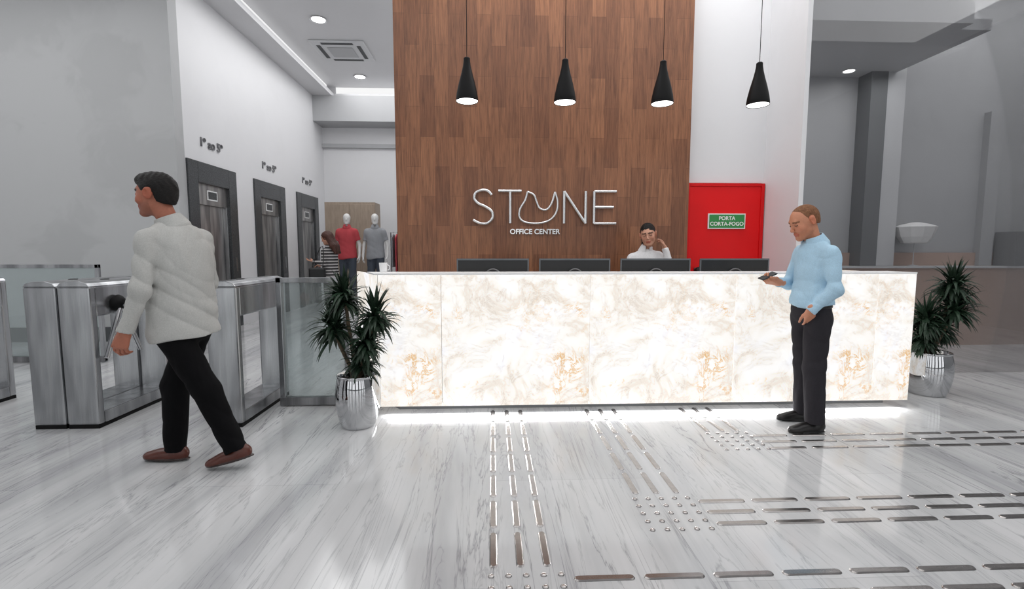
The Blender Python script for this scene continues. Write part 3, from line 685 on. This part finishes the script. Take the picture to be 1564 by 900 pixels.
for x in (.63,1.48,2.33): copy_thing(pl,(x,4.2,2.63))
lg=thing('wall_sign','raised chrome lettering mounted on the wood cladding','sign',(0,5.47,0))
def LP(px,py): return (-.23+(px-720)*.00752,0,2.055-(py-290)*.00743)
def stroke(name,paths,r=.017):
    mb=MB()
    for p in paths: mb.tube([LP(*q) for q in p],r,10)
    obj(name,mb,M['logo'],lg,sm=True)
stroke('letter',[spl([(750,298),(744,292),(735,291),(726,295),(724,304),(730,311),(741,316),(750,323),(751,333),(743,341),(732,341),(722,336)])])
stroke('letter',[[(760,292),(795,292)],[(778,292),(778,341)]])
stroke('emblem',[spl([(804,293),(801,305),(793,319),(792,331),(800,339),(820,341),(838,336),(848,324),(850,308),(846,293)]),spl([(804,293),(814,298),(818,308),(823,318),(833,320),(841,310),(846,293)])],.0125)
stroke('letter',[[(860,341),(860,292)],[(860,292),(893,341)],[(893,341),(893,292)]])
stroke('letter',[[(906,292),(906,341)],[(906,292),(940,292)],[(906,316),(936,316)],[(906,341),(940,341)]])
text('lettering','OFFICE CENTER',.08,M['logo'],lg,(.49,.02,1.58),ext=.01,off=.002)

# ================================================================== TURNSTILES
def turnstile(x0,x1,y0,y1,label,arms=((1,0,0),(0,-.45,-1.),(0,.45,-1.))):
    w=x1-x0;L=y1-y0;t=thing('turnstile',label,'turnstile',((x0+x1)/2,y0,0),group='brushed steel tripod turnstiles');hw=w/2
    obj('housing',MB().box(-hw,hw,.05,L-.05,.86,1.09),M['steel'],t,bevel=.01)
    top=[(-hw,1.09),(-hw+.02,1.115),(-hw*.4,1.13),(hw*.4,1.13),(hw-.02,1.115),(hw,1.09)]
    obj('lid',MB().prism(top,0,L,'y'),M['steel'],t,bevel=.004)
    for a,b in ((0,.06),(L-.06,L)): obj('end_panel',MB().box(-hw,hw,a,b,.03,1.09),M['steel'],t,bevel=.012)
    obj('base',MB().box(-hw,hw,.06,L-.06,.03,.12),M['steel'],t,bevel=.006)
    obj('foot',MB().box(-hw+.004,hw-.004,.004,L-.004,0,.03),M['black'],t)
    obj('reader',MB().lathe([(.03,0),(.03,.006),(.001,.008)],n=24),M['blackp'],t,loc=(0,.3,1.13))
    if arms:
        hy=.24;obj('hub',MB().lathe([(.065,0),(.065,.02),(.05,.05),(.03,.065),(.001,.07)],n=28),M['black'],t,loc=(hw,hy,.95),rot=(0,math.radians(110),0),sm=True)
        for v in arms:
            dd=unit(v);p0=np.array((hw+.04,hy,.93))+dd*.03;obj('arm',MB().tube([tuple(p0),tuple(p0+dd*.40)],.018,12),M['chrome'],t,sm=True)
    return t
turnstile(-3.49,-3.255,3.66,4.5,'brushed steel gate cabinet without arms',arms=())
turnstile(-3.245,-3.01,3.66,4.5,'brushed steel turnstile with black hub and tripod arms')
turnstile(-2.16,-1.93,3.64,4.5,'brushed steel gate cabinet beside the glass barrier',arms=())
turnstile(-4.66,-4.42,3.66,4.5,'brushed steel turnstile at the end of the row')
def barrier(x0,x1,y,h_,label):
    b=thing('glass_barrier',label,'glass barrier',(x0,y,0));w=x1-x0
    obj('pane',MB().box(.03,w-.03,-.005,.005,.08,h_-.04),M['glass'],b)
    obj('rail',MB().box(0,w,-.02,.02,h_-.045,h_),M['steel'],b,bevel=.004);obj('rail',MB().box(0,w,-.03,.03,.01,.08),M['steel_dark'],b,bevel=.004)
    obj('post',MB().box(0,.045,-.02,.02,0,h_),M['steel'],b,bevel=.004);obj('post',MB().box(w-.045,w,-.02,.02,0,h_),M['steel'],b,bevel=.004)
barrier(-1.86,-1.25,4.16,1.13,'clear glass panel in a brushed steel frame beside the desk')
barrier(-6.6,-4.75,5.95,1.2,'clear glass panel in a steel frame behind the turnstiles')

# ================================================================== TACTILE FLOOR
LB='raised stainless steel guiding bar set into the floor';LD='raised stainless steel warning stud set into the floor'
mb=MB();n=10;w=.0175;L=.128
out=[(L-w+w*math.sin(math.pi*i/n),w*math.cos(math.pi*i/n)) for i in range(n+1)]+[(-(L-w)-w*math.sin(math.pi*i/n),-w*math.cos(math.pi*i/n)) for i in range(n+1)]
out=out[::-1]
def off(o,d): return [(x-(1 if x>0 else -1)*d,y*(1-d/w)) for x,y in o]
o1=out;o2=off(out,.005);m_=len(out)
mb.add([(x,y,0) for x,y in o1]+[(x,y,.005) for x,y in o2],[(i,(i+1)%m_,m_+(i+1)%m_,m_+i) for i in range(m_)]+[tuple(range(m_,2*m_))])
barme=mb.mesh('tactile_bar');barme.materials.append(M['bar'])
def bar(x,y,vert):
    o=bpy.data.objects.new('tactile_bar',barme);COL.objects.link(o);o.location=(x,y,.001);o.rotation_euler=(0,0,math.pi/2 if vert else 0)
    setp(o,LB,'tactile bar','steel guiding bars in the floor')
for i in range(3):
    for k in range(7): bar(.0+.116*i,2.05+.295*k,True)
    for k in range(5): bar(.80+.116*i,2.64+.295*k,True)
    for k in range(2): bar(1.62+.116*i,3.53+.295*k,True)
for (xs_,y,n_) in ((.46,1.84,8),(.46,1.725,8),(1.24,2.42,8),(1.24,2.315,8),(1.24,2.21,8),(2.04,3.31,10),(2.04,3.2,10),(2.04,3.09,10)):
    for k in range(n_): bar(xs_+.295*k,y,False)
stud=MB().lathe([(.014,0),(.013,.003),(.009,.0055),(.004,.0065),(.0005,.0068)],n=18,capb=False).mesh('tactile_stud');smooth(stud,80);stud.materials.append(M['bar'])
def studs(x,y,nx,ny):
    for i in range(nx):
        for j in range(ny):
            o=bpy.data.objects.new('tactile_stud',stud);COL.objects.link(o);o.location=(x+.0735*i,y-.0725*j,.001);setp(o,LD,'tactile stud','steel warning studs in the floor')
studs(-.01,1.87,5,2);studs(.775,2.46,5,5);studs(1.6,3.37,5,5)

# ================================================================== PLANTS
def leaves(cn,n,ln,seed):
    r=random.Random(seed);mb=MB()
    for i in range(n):
        az=r.random()*2*math.pi;el=math.radians(r.uniform(-30,85));l=ln*r.uniform(.7,1.1)
        d=Vector((math.cos(az)*math.cos(el),math.sin(az)*math.cos(el),math.sin(el)));side=Vector((-math.sin(az),math.cos(az),0))
        p=Vector(cn)+Vector((0,0,r.uniform(-.06,.045)));v=[];K=6
        for k in range(K+1):
            t=k/K;wd=.0165*math.sin(math.pi*(.12+.88*t)**.8)+.0008
            if k==K: wd=.0004
            nrm=side.cross(d);nrm.normalize()
            v+= [p-side*wd,p-nrm*wd*.35,p+side*wd]
            d=(d+Vector((0,0,-.28*(.4+t)*math.cos(el)))).normalized();p=p+d*(l/K)
        mb.add(v,[q for k in range(K) for q in ((k*3,k*3+1,k*3+4,k*3+3),(k*3+1,k*3+2,k*3+5,k*3+4))])
    return mb
def plant(loc,cl,label,ln,ps=1.):
    p=thing('potted_plant',label,'potted plant',loc)
    prof=spl([(.112,0),(.128,.008),(.15,.08),(.164,.17),(.167,.25),(.161,.33),(.15,.39),(.153,.405),(.146,.409),(.138,.38),(.134,.35)],5)
    prof=[(a*ps,b) for a,b in prof]
    obj('pot',MB().lathe(prof,n=72,capt=False),M['chrome'],p,sm=60,label='polished chrome barrel-shaped pot')
    obj('soil',MB().lathe([(.001,.362),(.135*ps,.36),(.135*ps,.33)],n=32,capb=False,capt=False),M['soil'],p)
    for i,(x,y,z) in enumerate(cl):
        obj('cane',MB().tube([(x*.15,y*.15,.34),(x*.3,y*.3,.34+(z-.34)*.3),(x*.75,y*.75,.34+(z-.34)*.7),(x,y,z+.02)],[.018,.016,.014,.011],10),M['cane'],p,sm=True)
        obj('leaf_cluster',leaves((x,y,z),130,ln*(1 if i<3 else .78),i*7+int(loc[0]*10)),M['leaf'],p)
plant((-1.05,3.66,0),[(-.06,-.05,1.0),(.17,-.08,.86),(-.16,-.02,.76),(.1,-.1,.66),(.05,-.03,.5)],'spiky dark green dracaena in a chrome pot beside the desk end',.235)
plant((4.15,4.28,0),[(.16,-.02,1.02),(.15,-.05,.8),(-.06,0,.7),(.14,.05,.6),(-.09,-.03,.52)],'spiky dark green dracaena in a chrome pot by the glass wall',.26,1.12)

# ================================================================== PEOPLE
SK1=c(166,104,82);SK2=c(200,138,108);SK3=c(200,150,126)
pr=thing('person','dark-haired person in grey shirt and black trousers, mid-stride','person',(-1.9,2.98,0))
J=dict(tyaw=150,tpitch=4,hyaw=178,hpitch=3,head=(-.105,-.02,1.69),neck=(-.045,0,1.53),chest=(.0,.0,1.33),pel=(.0,0,.95),
 sl=(-.08,-.145,1.425),sr=(.05,.15,1.43),el=(-.085,-.225,1.14),er=(.02,.24,1.15),wl=(-.165,-.25,.905),wr=(-.06,.26,.93),
 hl=(-.04,-.08,.92),hr=(.03,.08,.92),kr=(-.13,.08,.50),ar=(-.16,.09,.095),kl=(.15,-.06,.50),al=(.30,-.05,.145),
 fyr=178,fyl=182,fpr=0,fpl=14,
 handl=((-.35,-.05,-1),(-1,.1,.3),(.1,-1,0),dict(curl=(.35,.5,.4),sc=1.05,thumb=(.9,.35,-.2))),handr=((-.2,0,-1),(-1,0,0),(0,1,0)))
person(pr,J,dict(h=.0048,ch=.006,skin=SK1,brow=c(30,22,18),beard=c(90,60,50),hs=1.04,
 shirt=dict(mat=M['shirt_g'],hemz=.83,hem=(.146,.19),chest=(.128,.175,.2),arm=.056,fold=.0085,keeparm=.225),
 trousers=dict(mat=M['tr_black'],r=(.093,.076,.062),d=.112,w=.15),shoe=c(84,38,26),sole=c(40,22,18),hair=dict(type='short',mat=M['hair_b'])))
pr=thing('person','short-haired person in blue shirt and charcoal trousers looking down','person',(2.38,3.48,0))
J=dict(tyaw=178,tpitch=3,hyaw=180,hpitch=24,head=(-.055,0,1.575),neck=(.025,0,1.435),chest=(.055,0,1.24),pel=(.035,0,.91),
 sl=(.05,-.155,1.345),sr=(.05,.155,1.35),el=(.05,-.22,1.08),er=(.0,.235,1.10),wl=(-.075,-.155,.925),wr=(-.17,.09,1.115),
 hl=(.03,-.085,.88),hr=(.04,.085,.88),kl=(.015,-.10,.48),kr=(.08,.11,.48),al=(.035,-.11,.09),ar=(.11,.14,.09),
 fyl=184,fyr=178,
 handl=((.3,.5,-1),(-1,.1,.1),(-.1,-1,0),dict(curl=(.2,.3,.2),sc=.92,thumb=(.8,.5,.1))),handr=((-1,-.1,.12),(0,-1,.4),(0,-.3,-1),dict(curl=(.5,.9,.7),thumb=(.8,.2,.1))))
person(pr,J,dict(h=.005,ch=.006,skin=SK2,brow=c(120,78,52),beard=c(168,104,72),hs=1.02,
 shirt=dict(mat=M['shirt_b'],hemz=.955,hem=(.118,.155),chest=(.126,.16,.2),arm=.052,fold=.0075,seed=2,keeparm=.175),
 trousers=dict(mat=M['tr_grey'],r=(.09,.073,.065),d=.122,w=.158,top=.97,belt=.955),shoe=c(22,20,20),sole=c(14,14,14),hair=dict(type='buzz',mat=M['hair_s'])))
ph=thing('phone','black smartphone held in the hand','phone',(2.105,3.545,1.163));ph.rotation_euler=(math.radians(12),math.radians(-24),0)
obj('case',MB().box(-.062,.062,-.033,.033,0,.009),M['phone'],ph,bevel=.003)
obj('screen',MB().box(-.056,.056,-.029,.029,.009,.0095),M['blackp'],ph)
pr=thing('person','dark-haired person in white shirt behind the desk, hand at ear','person',(1.64,4.98,0))
J=dict(tyaw=-95,tpitch=3,hyaw=-112,hpitch=10,hroll=8,head=(-.01,-.04,1.53),neck=(-.01,.01,1.385),chest=(-.02,.03,1.19),pel=(-.02,.05,.87),
 sl=(.13,.03,1.305),sr=(-.15,.03,1.285),el=(.235,-.10,1.12),er=(-.22,-.04,1.05),wl=(.165,-.06,1.39),wr=(-.12,-.24,.90),
 hl=(.07,.05,.84),hr=(-.09,.05,.84),kl=(.08,.03,.46),kr=(-.08,.03,.46),al=(.08,.05,.085),ar=(-.08,.05,.085),fyl=-85,fyr=-95,
 handl=((-.45,.25,1),(0,-1,0),(1,0,.3),dict(curl=(.3,.5,.4),sc=.8)),handr=((.4,-1,-.2),(1,0,0),(0,0,1),dict(sc=.88)))
person(pr,J,dict(h=.005,ch=.0075,skin=SK3,brow=c(30,20,18),hs=.96,woman=True,girth=.86,scale=.88,
 shirt=dict(mat=M['shirt_w'],hemz=.82,hem=(.115,.155),chest=(.115,.145,.17),arm=.05,fold=.004,seed=4,keeparm=.17,col=.8),
 trousers=dict(mat=M['tr_black'],r=(.085,.065,.055),d=.105,w=.145),shoe=c(22,20,20),sole=c(14,14,14),ss=.88,hair=dict(type='pony',mat=M['hair_b'])))
pr=thing('person','long-haired person in striped top looking at a phone','person',(-3.12,9.3,0))
J=dict(tyaw=150,tpitch=2,hyaw=170,hpitch=20,head=(-.05,0,1.62),neck=(0,0,1.46),chest=(.0,0,1.26),pel=(.0,0,.92),
 sl=(-.06,-.14,1.37),sr=(.06,.14,1.37),el=(-.06,-.2,1.12),er=(-.02,.2,1.12),wl=(-.27,-.12,1.18),wr=(-.2,.12,1.1),
 hl=(-.03,-.07,.88),hr=(.03,.07,.88),kl=(-.04,-.08,.48),kr=(.04,.08,.48),al=(-.0,-.09,.085),ar=(.08,.09,.085),fyl=150,fyr=160,
 handl=((-1,.1,.1),(0,1,0),(0,-.2,-1)),handr=((-1,0,-.1),(0,1,0),(0,0,1)))
person(pr,J,dict(h=.009,ch=.012,skin=SK3,brow=c(60,36,28),woman=True,girth=.9,scale=.93,sh=.009,
 shirt=dict(mat=M['striped'],hemz=.86,hem=(.12,.165),chest=(.12,.155,.18),arm=.052,fold=.004,keeparm=.19),
 trousers=dict(mat=M['tr_black'],r=(.085,.06,.048),d=.105,w=.145),shoe=c(30,26,26),sole=c(20,20,20),ss=.9,hair=dict(type='long',mat=M['hair_r'])))
bg=thing('handbag','black leather handbag hanging from a shoulder strap','bag',(-3.27,9.02,.82))
obj('body',MB().box(-.15,.15,-.05,.05,0,.24),M['bagm'],bg,bevel=.03)
obj('strap',MB().tube([(-.1,0,.22),(-.04,.02,.4),(.06,.05,.62),(.09,.07,.64),(.11,.06,.5),(.1,0,.22)],.008,8),M['bagm'],bg,sm=True)
def mannequin(x,y,shirt,tro,label,z=.33):
    t=thing('mannequin',label,'mannequin',(x,y,z),group='display mannequins in the store')
    J=dict(tyaw=-80,hyaw=-80,head=(0,0,1.73),neck=(0,0,1.57),chest=(0,0,1.36),pel=(0,0,.98),sl=(.17,0,1.46),sr=(-.17,0,1.46),el=(.25,.03,1.17),er=(-.25,.03,1.17),
     wl=(.26,-.04,.93),wr=(-.26,-.04,.93),hl=(.09,0,.94),hr=(-.09,0,.94),kl=(.1,-.02,.5),kr=(-.1,-.02,.5),al=(.1,0,.09),ar=(-.1,0,.09),fyl=-75,fyr=-95,
     handl=((0,-.1,-1),(0,-1,0),(1,0,0)),handr=((0,-.1,-1),(0,-1,0),(-1,0,0)))
    person(t,J,dict(h=.011,ch=.013,skin=(.8,.8,.8),face=False,bodymat=M['mann'],shirt=dict(mat=shirt,hemz=.88,short=True,fold=.004,keeparm=.2),trousers=dict(mat=tro,d=.115,w=.155)))
    obj('stand',MB().lathe([(.2,-.02),(.2,.0),(.19,.01),(.001,.012)],n=32),M['steel'],t)
mannequin(-3.14,10.5,M['redshirt'],M['jeans'],'white mannequin wearing a red shirt and dark jeans')
mannequin(-2.54,10.5,M['greyshirt'],M['jeans'],'white mannequin wearing a grey shirt and blue jeans')
obj('display_platform',MB().box(-3.6,-1.3,10.2,10.9,0,.30),M['signw'],bevel=.01,label='low white display platform under the mannequins',cat='platform')
wd=thing('wardrobe','tall beige wood display cabinet in the store','wardrobe',(-3.3,11.3,0))
obj('carcass',MB().box(-.58,.58,0,.5,0,2.5),M['beige'],wd,bevel=.005)
for k in (0,1): obj('door',MB().box(-.57+k*.575,-.005+k*.575,-.02,0,.08,2.45),M['beige'],wd,bevel=.004)
obj('handle',MB().tube([(-.05,-.04,1.1),(-.05,-.04,1.5)],.01,8),M['steel'],wd)
rk=thing('clothes_rack','metal clothes rack holding hanging garments','clothes rack',(-1.95,11.2,0))
obj('frame',MB().tube([(-.4,0,0),(-.4,0,1.8),(.4,0,1.8),(.4,0,0)],.015,8),M['steel'],rk)
hm=[M['greyshirt'],M['redshirt'],M['shirt_b'],M['jeans'],M['beige'],M['striped']]
for i in range(9):
    x=-1.95-.34+i*.085
    g=thing('hanging_garment','garment on a hanger in the store',"garment",(x,11.2,1.8),group='garments on the clothes rack')
    obj('cloth',MB().prism([(-.22,-.12),(-.05,-.04),(.05,-.04),(.22,-.12),(.2,-.8-.1*(i%3)),(-.2,-.8-.1*(i%3))],-.015,.015,'x'),hm[i%6],g,bevel=.01)
    obj('hanger',MB().tube([(0,0,-.05),(0,0,-.02),(0,.015,.0),(0,0,.02)],.004,6),M['steel'],g)

# ================================================================== LIGHT
W=bpy.data.worlds.new('w');S.world=W;W.use_nodes=True
W.node_tree.nodes['Background'].inputs[0].default_value=(.97,.985,1,1);W.node_tree.nodes['Background'].inputs[1].default_value=1.3
def area(loc,size,sy,power,rot=(0,0,0),col=(1,1,1),name='added_overhead_light'):
    l=bpy.data.lights.new(name,'AREA');l.shape='RECTANGLE';l.size=size;l.size_y=sy;l.energy=power;l.color=col
    o=bpy.data.objects.new(name,l);COL.objects.link(o);o.location=loc;o.rotation_euler=rot;return o
area((1,1.5,5.3),9,5,170)  # added overhead fill for the lobby, no fitting modelled
area((-2.7,10,5.6),2.4,6,115)  # added fill supporting the tray's cove light
area((-6.8,4,5.3),5,5,130)  # added fill to brighten the left grey wall
area((6,3,5.3),4,4,60)
area((1.3,4.9,5.3),4,.6,60)
area((4.6,6.1,3.8),2.2,.8,16)  # added fill to brighten the zone behind the glass
area((7.4,5.9,5.3),2.6,1.2,46)
# linear luminaire under the lower edge of the counter, washing the floor in front of it
area((1.33,DY+.004,.055),4.4,.02,18,(math.radians(-64),0,0),name='under_counter_light')

# ================================================================== CAMERA
cd=bpy.data.cameras.new('camera');cam=bpy.data.objects.new('camera',cd);COL.objects.link(cam);S.camera=cam
cd.sensor_width=36;cd.lens=725/1564*36;cd.clip_start=.05;cd.clip_end=100
cam.location=(0,0,1.35);cam.rotation_euler=(math.pi/2-math.atan(65/725),0,-math.atan(30/725))
